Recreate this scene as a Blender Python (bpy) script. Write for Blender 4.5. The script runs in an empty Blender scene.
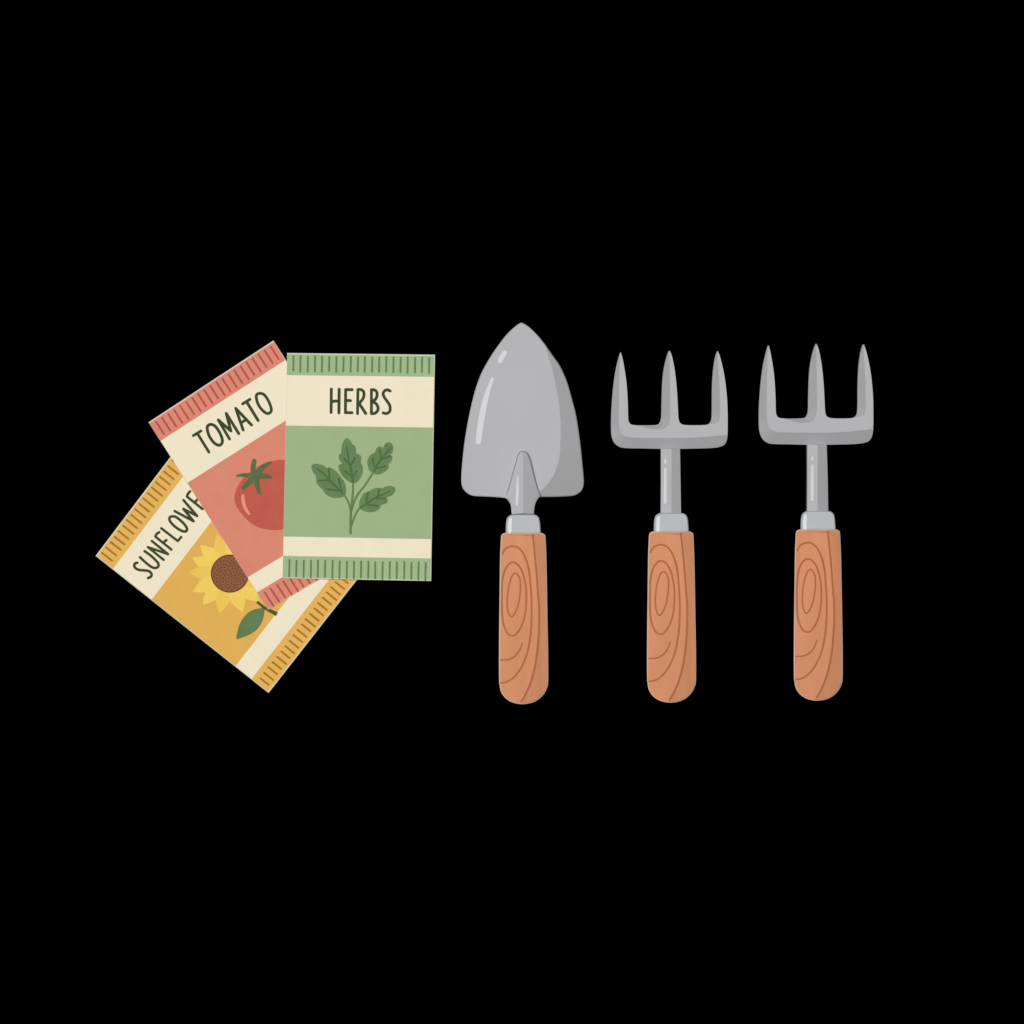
import bpy, math, random
from mathutils import Vector
from mathutils.geometry import delaunay_2d_cdt
random.seed(4)
S = 0.0008            # metres per unit of the drawing-board grid (1024 units across the view)
D = 4.0               # camera height above the surface
scn = bpy.context.scene
col = scn.collection

# ---------------------------------------------------------------- materials
def lin(c):
    c /= 255.0
    return c / 12.92 if c <= .04045 else ((c + .055) / 1.055) ** 2.4

def material(name, rgb, rough=.85, spec=.0, metal=0.0, vary=.03, scale=60.0, bump=0.0, gain=1.0, stretch=(1, 1, 1)):
    m = bpy.data.materials.new(name)
    m.use_nodes = True
    nt = m.node_tree
    b = nt.nodes['Principled BSDF']
    base = [min(1.0, lin(c) * gain) for c in rgb]
    b.inputs['Roughness'].default_value = rough
    b.inputs['Specular IOR Level'].default_value = spec
    b.inputs['Metallic'].default_value = metal
    tc = nt.nodes.new('ShaderNodeTexCoord')
    mp = nt.nodes.new('ShaderNodeMapping')
    mp.inputs['Scale'].default_value = stretch
    nz = nt.nodes.new('ShaderNodeTexNoise')
    nz.inputs['Scale'].default_value = scale
    nz.inputs['Detail'].default_value = 3.0
    rp = nt.nodes.new('ShaderNodeValToRGB')
    rp.color_ramp.elements[0].position = .3
    rp.color_ramp.elements[1].position = .7
    rp.color_ramp.elements[0].color = [c * (1 - vary) for c in base] + [1]
    rp.color_ramp.elements[1].color = [min(1, c * (1 + vary)) for c in base] + [1]
    L = nt.links.new
    L(tc.outputs['Object'], mp.inputs['Vector'])
    L(mp.outputs['Vector'], nz.inputs['Vector'])
    L(nz.outputs['Fac'], rp.inputs['Fac'])
    L(rp.outputs['Color'], b.inputs['Base Color'])
    if bump:
        n2 = nt.nodes.new('ShaderNodeTexNoise')
        n2.inputs['Scale'].default_value = 1500
        bp = nt.nodes.new('ShaderNodeBump')
        bp.inputs['Strength'].default_value = bump
        bp.inputs['Distance'].default_value = .0002
        L(tc.outputs['Object'], n2.inputs['Vector'])
        L(n2.outputs['Fac'], bp.inputs['Height'])
        L(bp.outputs['Normal'], b.inputs['Normal'])
    return m

M = {}
M['paper']   = material('cream_paper', (239, 228, 199), vary=.02)
M['edge']    = material('raw_paper_edge', (206, 208, 190), vary=.03)
M['ink']     = material('dark_green_ink', (64, 72, 46), vary=.10, scale=400)
M['herb']    = material('sage_print', (158, 179, 134), vary=.02)
M['herb_s']  = material('sage_seal', (160, 184, 140), vary=.03)
M['herb_t']  = material('sage_crimp_line', (103, 130, 82), vary=.06)
M['leaf']    = material('herb_leaf_print', (103, 131, 87), vary=.08, scale=120)
M['vein']    = material('herb_vein_print', (80, 108, 66), vary=.06)
M['stem']    = material('herb_stem_print', (100, 128, 82), vary=.04)
M['tom']     = material('salmon_print', (217, 136, 113), vary=.03)
M['tom_s']   = material('salmon_seal', (219, 136, 116), vary=.03)
M['tom_t']   = material('red_crimp_line', (178, 86, 68), vary=.06)
M['fruit']   = material('tomato_red_print', (191, 94, 78), vary=.06)
M['glint']   = material('pale_salmon_print', (230, 148, 126), vary=.03)
M['calyx']   = material('calyx_green_print', (92, 110, 70), vary=.10, scale=150)
M['sun']     = material('ochre_print', (224, 175, 88), vary=.025)
M['sun_s']   = material('ochre_seal', (228, 178, 92), vary=.03)
M['sun_t']   = material('brown_crimp_line', (166, 116, 42), vary=.06)
M['petal']   = material('yellow_petal_print', (241, 205, 97), vary=.03)
M['petal2']  = material('gold_petal_print', (236, 198, 92), vary=.03)
M['petal3']  = material('deep_gold_petal_print', (233, 190, 88), vary=.03)
M['seed']    = material('seed_brown_print', (140, 91, 66), vary=.08, scale=500)
M['seed_r']  = material('seed_rim_print', (104, 62, 40), vary=.06)
M['sleaf']   = material('sunflower_leaf_print', (98, 126, 82), vary=.06)
M['sleaf_r'] = material('sunflower_leaf_rim_print', (110, 122, 62), vary=.06)
M['sstem']   = material('sunflower_stem_print', (72, 92, 48), vary=.06)
M['steel']   = material('satin_steel', (181, 181, 183), rough=.6, spec=.0, vary=.015, scale=25, gain=1.0)
M['ferrule'] = material('zinc_ferrule', (184, 187, 189), rough=.6, spec=.0, vary=.015, gain=1.0)
M['steel_hilite']  = material('painted_steel_highlight', (205, 205, 207), rough=.5, spec=.25, metal=0.0, vary=.01)  # highlight on the steel, painted as a lighter grey with slight gloss
M['ferrule_hilite']  = material('painted_ferrule_highlight', (216, 218, 220), rough=.5, spec=.25, vary=.01)  # ferrule highlight, put into the base colour as a paler grey
M['wood']    = material('varnished_wood', (211, 144, 105), rough=.6, spec=.0, vary=.06, scale=35, stretch=(3, .35, 1))
M['grain']   = material('wood_grain', (176, 106, 67), rough=.6, vary=.05)
M['raw']     = material('pale_halo_rim', (206, 176, 156), rough=.9, vary=.05)  # pale outline halo of the handle, made up as a rim
gm = bpy.data.materials.new('black_velvet'); gm.use_nodes = True
b = gm.node_tree.nodes['Principled BSDF']
b.inputs['Base Color'].default_value = (0, 0, 0, 1); b.inputs['Roughness'].default_value = 1; b.inputs['Specular IOR Level'].default_value = 0
M['black'] = gm

# ---------------------------------------------------------------- mesh helpers
def at(px, py, z, zref=None):
    """board units -> world metres; z is a height in board units"""
    k = 1 - (z if zref is None else zref) * S / D
    return Vector(((px - 512) * S * k, (512 - py) * S * k, z * S))

class MB:
    def __init__(self): self.v = []; self.f = []; self.m = []; self.slots = []
    def slot(self, mat):
        if mat not in self.slots: self.slots.append(mat)
        return self.slots.index(mat)
    def add(self, verts, faces, mat):
        o = len(self.v); s = self.slot(mat)
        self.v += verts
        for f in faces:
            self.f.append([i + o for i in f]); self.m.append(s)
    def build(self, name, parent, smooth=None):
        org = parent.matrix_world_loc
        me = bpy.data.meshes.new(name)
        me.from_pydata([v - org for v in self.v], [], self.f)
        for s in self.slots: me.materials.append(M[s])
        me.polygons.foreach_set('material_index', self.m)
        if smooth is not None:
            me.polygons.foreach_set('use_smooth', [True] * len(me.polygons))
            me.set_sharp_from_angle(angle=math.radians(smooth))
        me.update()
        o = bpy.data.objects.new(name, me); col.objects.link(o)
        o.parent = parent.obj
        return Node(o, org)

class Node:
    def __init__(self, obj, loc): self.obj = obj; self.matrix_world_loc = loc

def thing(name, loc, label, cat, group=None):
    o = bpy.data.objects.new(name, None); col.objects.link(o)
    o.location = loc; o.empty_display_size = .02
    o['label'] = label; o['category'] = cat
    if group: o['group'] = group
    return Node(o, Vector(loc))

def crop(x0, y0, f, pts): return [(x0 + x * f, y0 + y * f) for x, y in pts]

def spline(pts, n=5, closed=False):
    N = len(pts); out = []
    rng = range(N if closed else N - 1)
    for i in rng:
        g = (lambda j: pts[j % N]) if closed else (lambda j: pts[max(0, min(N - 1, j))])
        p0, p1, p2, p3 = g(i - 1), g(i), g(i + 1), g(i + 2)
        for k in range(n):
            t = k / n
            out.append(tuple(.5 * (2 * p1[a] + (p2[a] - p0[a]) * t + (2 * p0[a] - 5 * p1[a] + 4 * p2[a] - p3[a]) * t * t
                                   + (3 * p1[a] - p0[a] - 3 * p2[a] + p3[a]) * t ** 3) for a in (0, 1)))
    if not closed: out.append(pts[-1])
    return out

def ribbon(mb, pts, w, z, mat, closed=False, zref=None, caps=True, n=5, zf=None):
    """flat stroke of the given width (number or list along the path), with round ends"""
    raw = pts
    if len(pts) > 2 and n > 1: pts = spline(pts, n, closed)
    N = len(pts)
    if isinstance(w, (int, float)): ws = [w] * N
    else:
        ws = []
        for i in range(N):
            t = i / max(1, N - 1) * (len(w) - 1); k = min(int(t), len(w) - 2)
            ws.append(w[k] + (w[k + 1] - w[k]) * (t - k))
    def T(i):
        a = pts[(i - 1) % N] if closed else pts[max(0, i - 1)]
        c = pts[(i + 1) % N] if closed else pts[min(N - 1, i + 1)]
        d = Vector((c[0] - a[0], c[1] - a[1])); return d.normalized() if d.length else Vector((1, 0))
    zz = (lambda x, y: zf(x, y) + z) if zf else (lambda x, y: z)
    P = lambda x, y: at(x, y, zz(x, y), zref)
    vs = []; fs = []
    for i, (x, y) in enumerate(pts):
        t = T(i); h = ws[i] / 2
        vs += [P(x - t.y * h, y + t.x * h), P(x + t.y * h, y - t.x * h)]
    for i in range(N if closed else N - 1):
        j = (i + 1) % N
        fs.append([2 * i, 2 * i + 1, 2 * j + 1, 2 * j])
    if caps and not closed:
        for i, sg in ((0, -1), (N - 1, 1)):
            t = T(i) * sg; nrm = Vector((-t.y, t.x)); h = ws[i] / 2; x, y = pts[i]
            idx = []
            for k in range(7):
                a = math.pi * k / 6
                d = nrm * math.cos(a) * h + t * math.sin(a) * h
                idx.append(len(vs)); vs.append(P(x + d.x, y + d.y))
            fs.append(idx)
    # all faces look up
    out = []
    for f in fs:
        a, b2, c = vs[f[0]], vs[f[1]], vs[f[2]]
        out.append(f if (b2 - a).cross(c - a).z >= 0 else f[::-1])
    mb.add(vs, out, mat)

def sheet(mb, pts, z, mat):
    vs = [at(x, y, z) for x, y in pts]
    area = sum(pts[i - 1][0] * pts[i][1] - pts[i][0] * pts[i - 1][1] for i in range(len(pts)))
    f = list(range(len(vs)))
    mb.add(vs, [f if area < 0 else f[::-1]], mat)

def inside(p, poly):
    x, y = p; r = False
    for i in range(len(poly)):
        x1, y1 = poly[i - 1]; x2, y2 = poly[i]
        if (y1 > y) != (y2 > y) and x < (x2 - x1) * (y - y1) / (y2 - y1) + x1: r = not r
    return r

def dist(p, line, closed=False):
    best = 1e9; px, py = p
    for i in range(0 if closed else 1, len(line)):
        x1, y1 = line[i - 1]; x2, y2 = line[i]
        dx, dy = x2 - x1, y2 - y1; l = dx * dx + dy * dy
        t = 0 if l == 0 else max(0, min(1, ((px - x1) * dx + (py - y1) * dy) / l))
        d = (x1 + t * dx - px) ** 2 + (y1 + t * dy - py) ** 2
        if d < best: best = d
    return math.sqrt(best)

def inset(poly, c):
    N = len(poly); out = []
    area = sum(poly[i - 1][0] * poly[i][1] - poly[i][0] * poly[i - 1][1] for i in range(N))
    sg = 1 if area > 0 else -1
    for i in range(N):
        a, b2 = poly[i - 1], poly[(i + 1) % N]
        t = Vector((b2[0] - a[0], b2[1] - a[1])); t = t.normalized() if t.length else Vector((1, 0))
        q = (poly[i][0] - t.y * sg * c, poly[i][1] + t.x * sg * c)
        if inside(q, poly) and dist(q, poly, True) > c * .8: out.append(q)
    return out

def relief(outline, hf, bottom, zref, creases=(), step=3.0, cham=0.0, cham_drop=0.0, cuts=(), regions=None, mats=('steel',), taper=None, chw=None):
    """a forged solid: the outline filled by a fine net whose height is hf(x,y); returns one MB per region"""
    xs = [p[0] for p in outline]; ys = [p[1] for p in outline]
    co = [Vector(p) for p in outline]; N = len(co)
    ed = [(i, (i + 1) % N) for i in range(N)]
    lines = list(creases) + list(cuts)
    if cham:
        ins = inset(outline, cham); lines.append(ins + [ins[0]])
    for ln in lines:
        prev = None
        for p in ln:
            co.append(Vector(p))
            if prev is not None: ed.append((prev, len(co) - 1))
            prev = len(co) - 1
    x = min(xs) + step * .5
    while x < max(xs):
        y = min(ys) + step * .5
        while y < max(ys):
            p = (x, y)
            if inside(p, outline) and dist(p, outline, True) > max(step * .4, cham + .5) and all(dist(p, l) > step * .4 for l in lines):
                co.append(Vector(p))
            y += step
        x += step
    V, E, F, ov, oe, of = delaunay_2d_cdt(co, ed, [], 0, 1e-4)
    def h(p):
        z = hf(p[0], p[1])
        if cham:
            d = dist(p, outline, True)
            if d < cham - 1e-3: z -= cham_drop * (1 - d / cham) * (chw(*p) if chw else 1)
        return z
    Vp = [(v.x, v.y) for v in V]
    zt = [h(p) for p in Vp]
    zb = [bottom(p[0], p[1], z) if callable(bottom) else bottom for p, z in zip(Vp, zt)]
    groups = {}
    for f in F:
        cx = sum(Vp[i][0] for i in f) / len(f); cy = sum(Vp[i][1] for i in f) / len(f)
        if not inside((cx, cy), outline): continue
        k = regions(cx, cy) if regions else 0
        groups.setdefault(k, []).append(list(f))
    cnt = {}
    for fs in groups.values():
        for f in fs:
            for i in range(len(f)):
                e = tuple(sorted((f[i - 1], f[i]))); cnt[e] = cnt.get(e, 0) + 1
    res = {}
    for k, fs in groups.items():
        mb = MB(); used = sorted({i for f in fs for i in f}); ix = {g: n for n, g in enumerate(used)}
        tv = [at(*Vp[i], zt[i], zref) for i in used]; bv = [at(*(taper(*Vp[i]) if taper else Vp[i]), zb[i], zref) for i in used]
        n = len(used); faces = []
        for f in fs:
            g = [ix[i] for i in f]
            a, b2, c = tv[g[0]], tv[g[1]], tv[g[2]]
            if (b2.x - a.x) * (c.y - a.y) - (b2.y - a.y) * (c.x - a.x) < 0: g = g[::-1]
            faces.append(g); faces.append([i + n for i in g[::-1]])
            for i in range(len(g)):
                u, w = g[i - 1], g[i]
                if cnt[tuple(sorted((used[u], used[w])))] == 1:
                    faces.append([w, u, u + n, w + n])
        mb.add(tv + bv, faces, mats[0])
        res[k] = mb
    return res

# ---------------------------------------------------------------- setting
gmb = MB()
gmb.add([Vector((-30, -30, 0)), Vector((30, -30, 0)), Vector((30, 30, 0)), Vector((-30, 30, 0))], [[0, 1, 2, 3]], 'black')
me = bpy.data.meshes.new('ground'); me.from_pydata(gmb.v, [], gmb.f); me.materials.append(gm)
g = bpy.data.objects.new('ground', me); col.objects.link(g)
g['kind'] = 'structure'; g['label'] = 'plain matt black surface under the packets and tools'

# ---------------------------------------------------------------- seed packets
def packet(corners, vs, z0, keys, label, ticks, tick_spans, rim):
    """corners TL TR BR BL; vs = seal / title / panel / stripe / seal limits"""
    TL, TR, BR, BL = corners
    thick = 1.2
    def uv(u, v):
        return tuple(TL[a] * (1 - u) * (1 - v) + TR[a] * u * (1 - v) + BR[a] * u * v + BL[a] * (1 - u) * v for a in (0, 1))
    cx, cy = uv(.5, .5)
    root = thing('seed_packet', at(cx, cy, z0), label, 'seed packet', 'fanned seed packets')
    # rim: width of raw paper edge left, top, right, bottom
    ul, ur = rim[0] / 148, 1 - rim[2] / 148
    vt, vb = rim[1] / 224, 1 - rim[3] / 224
    zt = z0 + thick
    # pouch: a thin filled paper bag with a raw paper edge all round
    mb = MB()
    outer = [uv(0, 0), uv(1, 0), uv(1, 1), uv(0, 1)]
    inner = [uv(ul, vt), uv(ur, vt), uv(ur, vb), uv(ul, vb)]
    o = [at(*p, zt - .25, zt) for p in outer]; i_ = [at(*p, zt, zt) for p in inner]; bt = [at(*p, z0 + .1, zt) for p in outer]
    ring = []
    for k in range(4):
        j = (k + 1) % 4
        ring.append([j, k, k + 4, j + 4]); ring.append([k, j, j + 8, k + 8])
    ring.append([8, 9, 10, 11])
    mb.add(o + i_ + bt, [f[::-1] for f in ring[:-1]] + [ring[-1]], 'edge')
    mb.add(i_, [[3, 2, 1, 0]], 'paper')
    pouch = mb.build('pouch', root)
    strip = lambda u0, u1, v0, v1: [uv(u0, v0), uv(u1, v0), uv(u1, v1), uv(u0, v1)]
    q = MB(); sheet(q, strip(ul, ur, vs[1], vs[2]), zt + .15, keys[0])
    panel = q.build('printed_panel', root)
    for (v0, v1, (s0, s1)) in ((vt + .001, vs[0], tick_spans[0]), (vs[3], vb - .001, tick_spans[1])):
        q = MB(); sheet(q, strip(ul, ur, v0, v1), zt + .15, keys[1])
        for n in range(ticks):
            u = .044 + (.962 - .044) * n / (ticks - 1) + random.uniform(-.0012, .0012)
            a = uv(u, v0 + (v1 - v0) * (s0 + random.uniform(-.02, .02))); c = uv(u, v0 + (v1 - v0) * (s1 + random.uniform(-.03, .03)))
            ribbon(q, [a, c], 1.9, zt + .3, keys[2])
        q.build('crimped_seal', root)
    return root, pouch, panel, zt

def lettering(root, cr, strokes, w, z, text):
    q = MB()
    for k, s in enumerate(strokes):
        pts = s[0] if isinstance(s, tuple) else s
        closed = isinstance(s, tuple)
        ribbon(q, crop(*cr, pts), w * random.uniform(.96, 1.04), z + .15 + .02 * k, 'ink', closed=closed)
    o = q.build('lettering', root)
    o.obj['label'] = 'hand drawn dark green capitals reading ' + text

# sunflower packet (lowest)
rs, _, _, z1 = packet([(95.6, 555.9), (185.2, 437.4), (359.5, 576.6), (268.5, 693)], (.098, .322, .807, .90), 0.2,
    ('sun', 'sun_s', 'sun_t'), 'yellow seed packet with a sunflower picture, lowest of the fanned pile', 21, ((.12, .74), (.3, .84)), (.8, .9, .4, .9))
U = (125, 490, .08789)
lettering(rs, U, [
    [(140, 828), (115, 835), (105, 860), (120, 890), (165, 910), (225, 915), (275, 925), (302, 955), (295, 985), (262, 1002)],
    [(170, 765), (235, 825), (300, 875), (345, 888), (378, 870), (378, 835), (340, 790), (285, 740), (222, 695)],
    [(260, 650), (440, 795)], [(260, 650), (490, 730)], [(490, 730), (305, 580)],
    [(345, 530), (528, 678)], [(345, 530), (360, 500), (390, 480)], [(435, 600), (470, 570)],
    [(412, 435), (600, 580)], [(600, 580), (640, 535)],
    ([(545, 300), (510, 310), (508, 345), (540, 390), (600, 440), (660, 470), (695, 468), (705, 440), (680, 395), (630, 345), (580, 308)],),
    [(565, 240), (780, 355)], [(780, 355), (665, 215)], [(665, 215), (820, 295)], [(820, 295), (665, 115)],
    [(705, 75), (880, 215)], [(705, 75), (715, 45), (740, 15)], [(795, 140), (822, 108)], [(880, 215), (915, 175)],
    [(795, -35), (968, 100)], [(795, -35), (825, -75), (865, -75), (890, -35), (880, 25)], [(880, 25), (1010, 50)]], 2.65, z1, 'SUNFLOWER')
cx, cy = 229.9, 573.6
q = MB()
angs = [-109, -136, -157, -178, 154, 131, 105, 72, 44, 18, -8, -34, -60, -85]
for k, a in enumerate(angs):
    for (da, rr, wd, mt, lift) in ((0, 40.2, 7.0, 'petal' if k % 3 else 'petal2', .2 + .02 * k), (12, 31.5, 6.0, 'petal3', .06 + .008 * k)):
        r = math.radians(a + da); ux, uy = math.cos(r), math.sin(r)
        pr = [(15, .8), (21, 1.0), (26, 1.02), (31, .84), (36, .48), (rr * 40.2 / rr + .6, .05)]
        sc = rr / 40.2
        L = [(cx + ux * t * sc - uy * wd * w, cy + uy * t * sc + ux * wd * w) for t, w in pr]
        R = [(cx + ux * t * sc + uy * wd * w, cy + uy * t * sc - ux * wd * w) for t, w in pr]
        sheet(q, spline(L, 3) + spline(R[::-1], 3), z1 + .15 + lift, mt)
pic = q.build('sunflower_picture', rs)
q = MB()
circ = lambda r, n=48: [(cx + r * math.cos(2 * math.pi * i / n), cy + r * math.sin(2 * math.pi * i / n)) for i in range(n)]
sheet(q, circ(19.1), z1 + .72, 'seed_r'); sheet(q, circ(18.0), z1 + .8, 'seed')
for i in range(95):
    r = 17.2 * math.sqrt((i + .5) / 95); a = i * 2.39996
    x, y = cx + r * math.cos(a), cy + r * math.sin(a)
    sheet(q, [(x + (.8 * math.cos(t)), y + .8 * math.sin(t)) for t in (0, 1.26, 2.51, 3.77, 5.03)], z1 + .88, 'seed_r')
q.build('seed_head', pic)
WC = (230, 570, .078125)
lf = spline(crop(*WC, [(437, 488), (380, 492), (310, 505), (240, 540), (180, 600), (130, 680), (100, 770), (82, 880), (150, 865), (230, 835), (310, 790), (370, 730), (415, 650), (435, 570)]), 4, True)
q = MB(); sheet(q, lf, z1 + .84, 'sleaf_r'); sheet(q, inset(lf, .9), z1 + .92, 'sleaf'); q.build('leaf', pic)
q = MB(); ribbon(q, crop(*WC, [(345, 405), (430, 475), (510, 520), (600, 565)]), [2.6, 2.8, 3.2, 4.4], z1 + .98, 'sstem', caps=False); q.build('stem', pic)

# tomato packet (middle)
rt, _, _, z2 = packet([(148.5, 422.3), (273.4, 340.5), (396.3, 533.6), (267.9, 609.6)], (.10, .324, .828, .908), z1 + 1.2,
    ('tom', 'tom_s', 'tom_t'), 'salmon red seed packet with a tomato picture, between the yellow and green packets', 20, ((.12, .82), (.2, .97)), (.25, .9, .6, .3))
T = (190, 380, .08789)
lettering(rt, T, [
    [(38, 632), (125, 580)], [(85, 610), (215, 820)],
    ([(235, 505), (200, 525), (198, 570), (220, 640), (265, 705), (310, 738), (345, 738), (368, 705), (360, 650), (330, 585), (285, 525)],),
    [(322, 455), (450, 672)], [(322, 455), (465, 580)], [(465, 580), (412, 380)], [(412, 380), (555, 610)],
    [(520, 322), (605, 570)], [(520, 322), (700, 512)], [(590, 480), (635, 455)],
    [(598, 272), (682, 220)], [(645, 250), (775, 460)],
    ([(795, 152), (760, 165), (755, 205), (775, 275), (820, 340), (870, 378), (905, 375), (925, 345), (915, 290), (880, 215), (840, 165)],)], 3.0, z2, 'TOMATO')
K = (220, 450, .078125)
q = MB()
sheet(q, spline(crop(*K, [(185, 640), (195, 550), (235, 450), (300, 360), (380, 280), (480, 215), (600, 160), (720, 132), (830, 125), (940, 150), (1040, 210), (1110, 300), (1150, 420), (1160, 550), (1130, 690), (1070, 820), (980, 930), (860, 1000), (720, 1025), (600, 1015), (480, 985), (370, 915), (280, 820), (215, 730)]), 4, True), z2 + .3, 'fruit')
ribbon(q, crop(*K, [(292, 585), (295, 640), (310, 710), (340, 775), (372, 815)]), [3.0, 3.6, 3.4, 2.8, 2.6], z2 + .38, 'glint')
pic = q.build('tomato_picture', rt)
q = MB()
for k, (p, w) in enumerate([([(445, 340), (425, 235), (438, 140)], [6.5, 5.2, 4.6]), ([(455, 340), (540, 225), (650, 158)], [7, 5.6, 2.6]),
        ([(455, 335), (570, 332), (662, 358)], [7, 5.6, 2.2]), ([(450, 340), (320, 322), (212, 330)], [6, 4.4, 1.6]),
        ([(450, 345), (360, 420), (298, 488)], [7, 5.4, 4.2]), ([(460, 345), (475, 440), (505, 552)], [7.5, 5.2, 3])]):
    ribbon(q, crop(*K, p), w, z2 + .46 + .02 * k, 'calyx')
q.build('calyx', pic)

# herb packet (top)
rh, _, _, z3 = packet([(287.1, 353), (435, 354.7), (431.1, 581), (282.5, 578.2)], (.098, .322, .8150, .9005), z2 + 1.2,
    ('herb', 'herb_s', 'herb_t'), 'sage green seed packet with a leafy sprig picture, uppermost of the fanned pile', 20, ((.10, .80), (.2, .97)), (.25, .9, .8, .6))
G = (320, 375, .078125)
lettering(rh, G, [
    [(145, 180), (142, 480)], [(245, 182), (242, 485)], [(150, 338), (240, 332)],
    [(328, 187), (325, 482)], [(328, 187), (412, 188)], [(330, 325), (390, 328)], [(325, 482), (410, 482)],
    [(485, 190), (480, 495)], [(485, 187), (525, 187), (558, 215), (562, 265), (545, 310), (510, 352), (490, 365)], [(505, 370), (585, 492)],
    [(658, 187), (658, 492)], [(658, 189), (700, 192), (728, 225), (728, 275), (705, 315), (665, 338)], [(670, 342), (715, 365), (743, 415), (735, 460), (700, 490), (658, 493)],
    [(898, 205), (865, 190), (830, 200), (808, 235), (820, 280), (855, 330), (890, 385), (898, 435), (885, 475), (845, 493), (808, 485)]], 2.95, z3, 'HERBS')
H = (305, 435, .09766)
q = MB()
for k, (p, w) in enumerate([([(467, 1005), (468, 850), (480, 700), (492, 560), (490, 470)], [2.5, 2.5, 2.3, 2.0, 1.8]),
        ([(468, 800), (455, 720), (430, 660), (395, 605)], [2.0, 1.9, 1.8]), ([(476, 770), (500, 690), (540, 610), (610, 520), (670, 430), (710, 360)], [2.4, 2.1, 1.8]),
        ([(474, 930), (490, 880), (520, 810), (560, 745), (610, 700)], [2.2, 1.9, 1.7])]):
    ribbon(q, crop(*H, p), w, z3 + .3 + .02 * k, 'stem')
pic = q.build('herb_picture', rh)
LEAVES = [
 ([(425, 32), (395, 60), (375, 120), (370, 180), (345, 205), (352, 255), (375, 290), (345, 312), (350, 360), (380, 415), (430, 465), (490, 497), (540, 475), (575, 430), (592, 375), (590, 320), (572, 285), (578, 240), (565, 205), (528, 190), (522, 140), (505, 105), (485, 95), (460, 50)],
  [[(425, 110), (440, 220), (465, 320), (480, 400), (488, 480)], [(465, 320), (400, 240)], [(472, 305), (508, 235)], [(485, 430), (415, 372)], [(488, 430), (530, 368)]]),
 ([(65, 320), (85, 298), (130, 297), (180, 310), (230, 340), (245, 330), (300, 355), (345, 400), (375, 440), (405, 480), (420, 540), (418, 600), (400, 630), (330, 645), (260, 635), (210, 605), (180, 560), (150, 530), (118, 490), (112, 440), (110, 415), (80, 380)],
  [[(120, 345), (190, 395), (250, 465), (320, 530), (385, 598)], [(250, 465), (245, 350)], [(250, 465), (145, 465)], [(372, 575), (230, 555)], [(370, 560), (345, 450)]]),
 ([(700, 397), (660, 365), (640, 310), (640, 260), (660, 215), (690, 190), (715, 180), (730, 140), (760, 115), (790, 125), (802, 130), (820, 90), (860, 75), (890, 90), (905, 130), (895, 180), (870, 205), (895, 220), (885, 270), (855, 300), (858, 340), (820, 375), (770, 400), (730, 405)],
  [[(875, 135), (800, 220), (750, 290), (705, 370)], [(780, 245), (765, 150)], [(780, 250), (875, 215)], [(715, 345), (690, 240)], [(722, 345), (820, 320)]]),
 ([(560, 752), (555, 690), (575, 640), (600, 600), (640, 580), (680, 560), (740, 540), (790, 545), (830, 525), (890, 522), (925, 545), (915, 590), (880, 625), (840, 640), (850, 680), (820, 705), (780, 720), (760, 760), (710, 785), (650, 790), (595, 775)],
  [[(870, 575), (760, 625), (690, 660), (620, 710), (570, 740)], [(745, 635), (760, 560)], [(720, 650), (815, 650)], [(625, 705), (645, 590)], [(620, 710), (740, 725)]])]
for ol, vn in LEAVES:
    q = MB(); sheet(q, spline(crop(*H, ol), 3, True), z3 + .42, 'leaf')
    for k, p in enumerate(vn): ribbon(q, crop(*H, p), [1.4, 2.0] if k else [1.3, 1.9, 2.1], z3 + .48 + .02 * k, 'vein')
    q.build('leaf', pic)

# ---------------------------------------------------------------- tools
LOW = math.tan(math.radians(41))
RIGHT, LEFT = math.tan(math.radians(37)), math.tan(math.radians(49))
TA, TB, TD = (440, 310, .16602), (440, 430, .16602), (440, 550, .16602)

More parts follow.
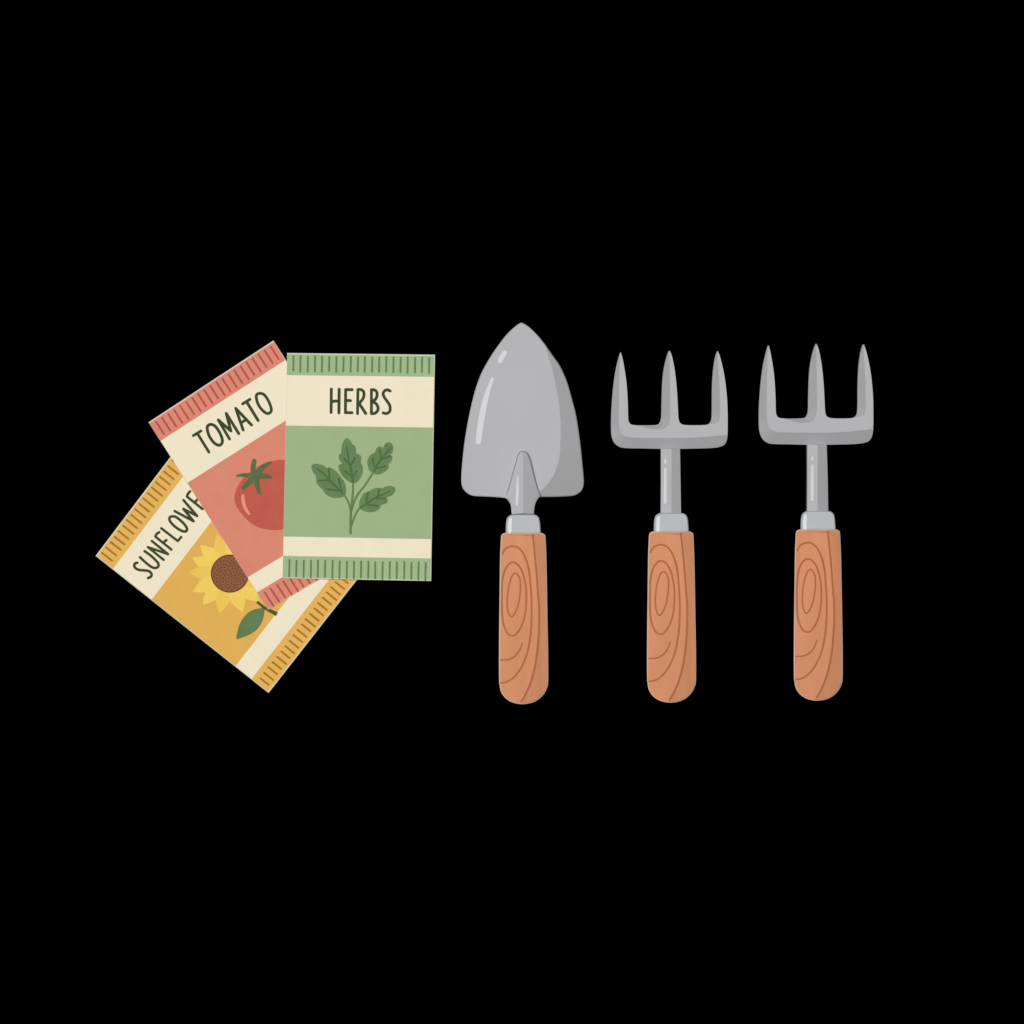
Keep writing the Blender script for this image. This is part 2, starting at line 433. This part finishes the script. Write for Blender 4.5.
def handle(root, dx, dy):
    H0 = 44.0; zr = 44
    mv = lambda pts: [(x + dx, y + dy) for x, y in pts]
    left = crop(*TB, [(392, 620), (376, 626), (368, 640), (365, 690), (362, 760), (360, 900)]) + crop(*TD, [(358, 330), (356, 500), (355, 700), (356, 795)])
    bot = crop(*TD, [(365, 848), (387, 885), (420, 911), (460, 925), (503, 929), (550, 922), (590, 904), (624, 872), (645, 832), (652, 785)])
    right = crop(*TD, [(651, 600), (647, 400), (644, 200)]) + crop(*TB, [(641, 780), (638, 700), (635, 642), (628, 628), (612, 620)])
    ol = mv(spline(left, 3)[:-1] + spline([left[-1]] + bot + [right[0]], 3)[:-1] + spline(right, 3))
    l1 = crop(*TB, [(558, 628), (568, 720), (580, 850), (590, 985)]) + crop(*TD, [(596, 330), (597, 450), (587, 600), (570, 710), (545, 800), (514, 872), (488, 914)])
    crease = spline(mv([(l1[0][0] - .6, l1[0][1] - 3)] + l1 + [(l1[-1][0] - 1.4, l1[-1][1] + 3)]), 4)
    dark = crease + [(crease[-1][0], crease[-1][1] + 20), (crease[-1][0] + 60, crease[-1][1] + 20), (crease[0][0] + 60, crease[0][1] - 10), (crease[0][0], crease[0][1] - 10)]
    tn = math.tan(math.radians(22))
    def hf(x, y):
        return H0 - (dist((x, y), crease) * tn if inside((x, y), dark) else 0)
    inn = inset(ol, 1.1)
    cr = [p for p in crease if inside(p, inn) and dist(p, inn, True) > .5]
    mb = relief(inn, hf, 20, zr, creases=[cr], step=4, mats=('wood',))[0]
    hx = 523.5 + dx; hy = 620 + dy
    tp = lambda x, y: (hx + (x - hx) * .89, hy + (y - hy) * .96)
    # added pale rim that stands in for the halo along the handle outline
    low = relief(ol, lambda x, y: hf(x, y) - 2.2, .4, zr, step=6, mats=('raw',), taper=tp)[0]
    mb.add(low.v, low.f, 'raw')  # 'raw' here is the added pale halo rim
    lines = [(l1[:1] + l1[1:-1] + [l1[-1]], [1.7, 1.9, 2.1, 1.8], False),
        (crop(*TB, [(374, 750), (395, 715), (435, 700), (475, 712), (510, 760), (535, 840), (545, 930)]) + crop(*TD, [(551, 300), (552, 400), (545, 510), (525, 620), (485, 715), (440, 770), (400, 795), (363, 801)]), [1.6, 2.0, 1.9, 1.6], False),
        (crop(*TD, [(375, 190), (390, 125), (410, 90), (435, 74), (465, 85), (495, 130), (515, 210), (520, 300), (512, 390), (490, 460), (460, 505), (438, 516), (410, 505), (390, 470), (376, 410), (372, 300)]), 1.8, True),
        (crop(*TD, [(450, 140), (430, 165), (412, 230), (405, 310), (410, 370), (428, 402), (448, 385), (470, 330), (483, 250), (482, 180), (468, 148)]), 1.6, True),
        (crop(*TD, [(363, 662), (410, 660), (450, 640), (478, 605), (495, 560)]), [1.5, 1.7, 1.4], False)]
    for k, (p, w, cl) in enumerate(lines):
        ribbon(mb, [c for c in mv(p) if True], w, .22 + .02 * k, 'grain', closed=cl, zref=zr, zf=(lambda x, y: hf(x, y)), caps=False)
    mb.build('handle', root, smooth=12)
    # ferrule
    fo = mv(spline(crop(*TB, [(396, 626), (396, 590), (399, 548), (406, 527), (421, 514), (441, 509), (500, 508), (560, 509), (579, 513), (594, 526), (601, 548), (605, 590), (607, 626)]), 3))
    fm = relief(fo, lambda x, y: 40.0, 2, 40, step=5, cham=1.0, cham_drop=1.6, mats=('ferrule',), taper=lambda x, y: (hx + (x - hx) * .85, y))[0]
    ribbon(fm, mv(crop(*TB, [(424, 538), (421, 575), (421, 612)])), [3.0, 3.4, 3.4], 40.25, 'ferrule_hilite', zref=40)  # painted highlight streak down the left of the ferrule
    fm.build('ferrule', root, smooth=15)

# --- trowel
rt_ = thing('hand_trowel', at(523.5, 704, 0), 'grey steel hand trowel with broad pointed blade and wooden handle', 'trowel')
handle(rt_, 0, 0)
lft = crop(*TA, [(490, 76), (470, 86), (440, 110), (395, 155), (340, 228), (290, 305), (245, 390), (210, 490), (185, 590), (163, 700), (147, 800), (135, 910), (128, 1010)]) + crop(*TB, [(133, 340), (152, 370), (180, 390), (215, 398), (300, 402), (370, 407), (400, 414), (420, 440)])
rgt = crop(*TB, [(555, 425), (600, 404), (640, 403), (700, 402), (790, 397), (828, 386), (856, 360), (868, 320), (866, 270), (855, 160), (845, 70)]) + crop(*TA, [(822, 640), (797, 540), (765, 430), (725, 340), (680, 275), (630, 205), (585, 150), (545, 110), (513, 86)])
ol = spline(lft, 3)[:-1] + [lft[-1]] + spline(rgt, 3)
cr = spline(crop(*TA, [(632, 208), (655, 290), (680, 370), (700, 470), (718, 580), (727, 700), (725, 790)]) + crop(*TB, [(724, 120), (715, 180), (695, 250), (660, 310), (630, 345), (600, 372)]), 4)
dark = cr + crop(*TB, [(590, 480), (1000, 480)]) + crop(*TA, [(1000, 100), (650, 100)])
BH = 26.0
def bhf(x, y):
    if not inside((x, y), dark): return BH
    return max(2.6, BH - dist((x, y), cr) * RIGHT)
crin = [p for p in cr if inside(p, ol) and dist(p, ol, True) > 1.2]
mb = relief(ol, bhf, lambda x, y, z: z - 1.8, BH, creases=[crin], step=3, cham=.9, cham_drop=.8, mats=('steel',))[0]
ribbon(mb, crop(*TA, [(390, 256), (374, 282), (362, 306)]), [4.4, 5.2, 4.6], BH + .3, 'steel_hilite', zref=BH)  # two highlight streaks painted on the left of the blade
ribbon(mb, crop(*TA, [(316, 412), (285, 500), (260, 600), (243, 700), (231, 795)]), [2.6, 4.6, 6.0, 6.0, 5.2], BH + .3, 'steel_hilite', zref=BH)
mb.build('blade', rt_, smooth=12)
TC = (495, 440, .10742)
ol = spline(crop(*TC, [(258, 98), (228, 110), (206, 148), (186, 220), (160, 310), (130, 420), (97, 528), (125, 555), (146, 600), (156, 690)]), 3)[:-1] + crop(*TC, [(156, 690)]) + spline(crop(*TC, [(360, 690), (372, 600), (396, 550), (424, 508), (400, 440), (375, 350), (346, 235), (320, 150), (292, 108)]), 3)
cr = crop(*TC, [(262, 150), (260, 350), (262, 683)])
dark = crop(*TC, [(275, 60), (262, 150), (260, 350), (262, 800), (800, 800), (800, 60)])
tn2 = math.tan(math.radians(33))
def shf(x, y):
    d = max(0, x - cr[0][0])
    return BH + 14 - (d * tn2 if d > 0 else 0) 
mb = relief(ol, shf, BH - 8, BH + 9, creases=[cr], step=3, cham=1.25, cham_drop=3.2, chw=lambda x, y: max(.1, min(1, (498 - y) / 8)), mats=('steel',))[0]
ribbon(mb, crop(*TC, [(212, 335), (208, 470), (202, 600)]), [1.0, 2.8, 2.2], BH + 14.2, 'steel_hilite', zref=BH + 9)  # socket highlight painted as a lighter strip
mb.build('socket', rt_, smooth=12)

# --- forks
FH = 18.0
FO = [(80, 700), (80, 600), (85, 500), (93, 400), (105, 300), (120, 220), (135, 160), (145, 130), (150, 121), (156, 130), (168, 175), (182, 250), (195, 340), (203, 440), (207, 540), (208, 606), (215, 638), (237, 655), (300, 658), (405, 656), (432, 644), (447, 606), (449, 520), (452, 400), (458, 300), (470, 220), (488, 150), (500, 118), (507, 110), (514, 118), (530, 160), (548, 250), (560, 350), (568, 450), (573, 550), (576, 606), (585, 638), (612, 655), (690, 658), (770, 656), (795, 647), (811, 624), (817, 585), (818, 480), (819, 380), (825, 270), (837, 180), (850, 130), (860, 112), (870, 130), (885, 175), (905, 260), (920, 350), (932, 470), (936, 580), (936, 700), (932, 765), (918, 798), (888, 817), (820, 828), (700, 832), (588, 834), (450, 834), (300, 831), (180, 828), (135, 815), (105, 790), (86, 750)]
C1 = [(150, 135), (143, 250), (140, 400), (138, 550), (138, 650), (150, 708), (180, 738), (240, 750), (400, 753), (600, 753), (750, 746), (850, 737), (930, 730)]
C2 = [(507, 128), (509, 200), (511, 300), (513, 450), (513, 590), (505, 642), (485, 673), (440, 688), (380, 687), (310, 672), (262, 662)]
C3 = [(860, 130), (867, 250), (875, 400), (878, 520), (876, 595), (868, 628), (845, 646), (805, 650)]
D1 = [(150, 60)] + C1 + [(1000, 730), (1000, 900), (20, 900), (20, 60)]
D2 = [(507, 60)] + C2 + [(250, 640), (300, 560), (380, 300), (440, 60)]
D3 = [(860, 60)] + C3 + [(790, 640), (720, 560), (740, 300), (800, 60)]

def fork(label, dxh, dyh, warp, sh):
    root = thing('hand_fork', at(523.5 + dxh, 704 + dyh, 0), label, 'hand fork', 'matching hand forks')
    handle(root, dxh, dyh)
    w = lambda pts: [warp(*p) for p in pts]
    ol = inset(spline(w(FO), 2, True), .32)
    c = [spline(w(x), 3) for x in (C1, C2, C3)]
    d = [[warp(*p) for p in D[:1]] + cc + [warp(*p) for p in D[1 + len(C):]] for D, C, cc in ((D1, C1, c[0]), (D2, C2, c[1]), (D3, C3, c[2]))]
    slope = LEFT
    ycut = warp(0, 604)[1]
    def hf(x, y):
        z = FH
        for cc, dd in zip(c, d):
            if inside((x, y), dd): 
                t = max(0, min(1, (y - ycut - 6) / 12)) if cc is c[0] else 0
                z = min(z, FH - dist((x, y), cc) * (slope * (1 - t) + LOW * t))
        return z
    lines = [[p for p in cc if inside(p, ol) and dist(p, ol, True) > .7] for cc in c]
    cutp = [(warp(a, 604), warp(b2, 604)) for a, b2 in ((60, 230), (430, 590), (800, 960))]
    ycut = warp(0, 604)[1]
    xm = [warp(330, 0)[0], warp(700, 0)[0]]
    cuts = [[a, b2] for a, b2 in cutp]
    reg = lambda x, y: 'crossbar' if y > ycut else ('a' if x < xm[0] else ('b' if x < xm[1] else 'c'))
    parts = relief(ol, hf, lambda x, y, z: min(4.0, z - 2), FH, creases=lines, step=2.6, cuts=[], regions=reg, mats=('steel',))
    parts['crossbar'].build('crossbar', root, smooth=14)
    for k in 'abc': parts[k].build('tine', root, smooth=14)
    # shank
    xl, xr1, xr2, xc, y0, y1, st = sh
    so = [(xl, y0), (xl, (y0 + y1) / 2), (xl - .2, y1), (xr2, y1), (xr2 - .5, (y0 + y1) / 2), (xr1, y0)]
    tn = RIGHT
    shf = lambda x, y: 22.0 - max(0, x - xc) * tn
    mb = relief(so, shf, 3, 20, creases=[[(xc, y0 + .3), (xc, y1 - .3)]], step=4, cham=0, mats=('steel',))[0]
    (xs, ya, yb, yc, yd) = st
    ribbon(mb, [(xs, ya), (xs, yb)], 2.1, 22.25, 'steel_hilite', zref=20)  # shank highlight, a dot and a streak in lighter colour
    ribbon(mb, [(xs, yc), (xs - .1, (yc + yd) / 2), (xs - .2, yd)], [2.2, 3.0, 2.9], 22.25, 'steel_hilite', zref=20)
    mb.build('shank', root, smooth=12)
    return root

f = .13672
fork('grey steel three-tined hand fork with wooden handle, next to the trowel', 148.1, -1.5,
     lambda x, y: (600 + x * f, 335 + y * f), (660.9, 680.1, 681.2, 671.4, 448.6, 514, (665.2, 459.6, 462.8, 469, 502.5)))
def warp2(x, y):
    yy = y - 50 if y < 655 else 605 + (y - 655) * (802 - 605) / (832 - 655)
    return (745 + (102 + (x - 80) * .980) * f, 335 + yy * f)
fork('grey steel three-tined hand fork with wooden handle, farthest from the trowel', 295.0, -3.5,
     warp2, (807.2, 827.0, 828.6, 817.5, 444.4, 512, (812.2, 457.5, 459.5, 465.5, 499.5)))

# ---------------------------------------------------------------- light, world, camera
w = bpy.data.worlds.new('World'); scn.world = w; w.use_nodes = True
w.node_tree.nodes['Background'].inputs['Color'].default_value = (1, 1, 1, 1)
w.node_tree.nodes['Background'].inputs['Strength'].default_value = .05
ld = bpy.data.lights.new('softbox', 'AREA'); ld.shape = 'DISK'; ld.size = 1.2; ld.energy = 204
lo = bpy.data.objects.new('softbox', ld); col.objects.link(lo)
lo.location = (-.45, .45, 4.6)
lo.rotation_euler = (Vector((0, 0, 0)) - Vector(lo.location)).to_track_quat('-Z', 'Y').to_euler()
cd = bpy.data.cameras.new('camera'); cd.sensor_width = 36; cd.lens = 36 * D / (1024 * S)
cd.clip_start = .1; cd.clip_end = 60
co_ = bpy.data.objects.new('camera', cd); col.objects.link(co_); co_.location = (0, 0, D)
scn.camera = co_
scn.view_settings.view_transform = 'Standard'
scn.view_settings.look = 'None'
scn.view_settings.exposure = 0
scn.render.engine = 'CYCLES'
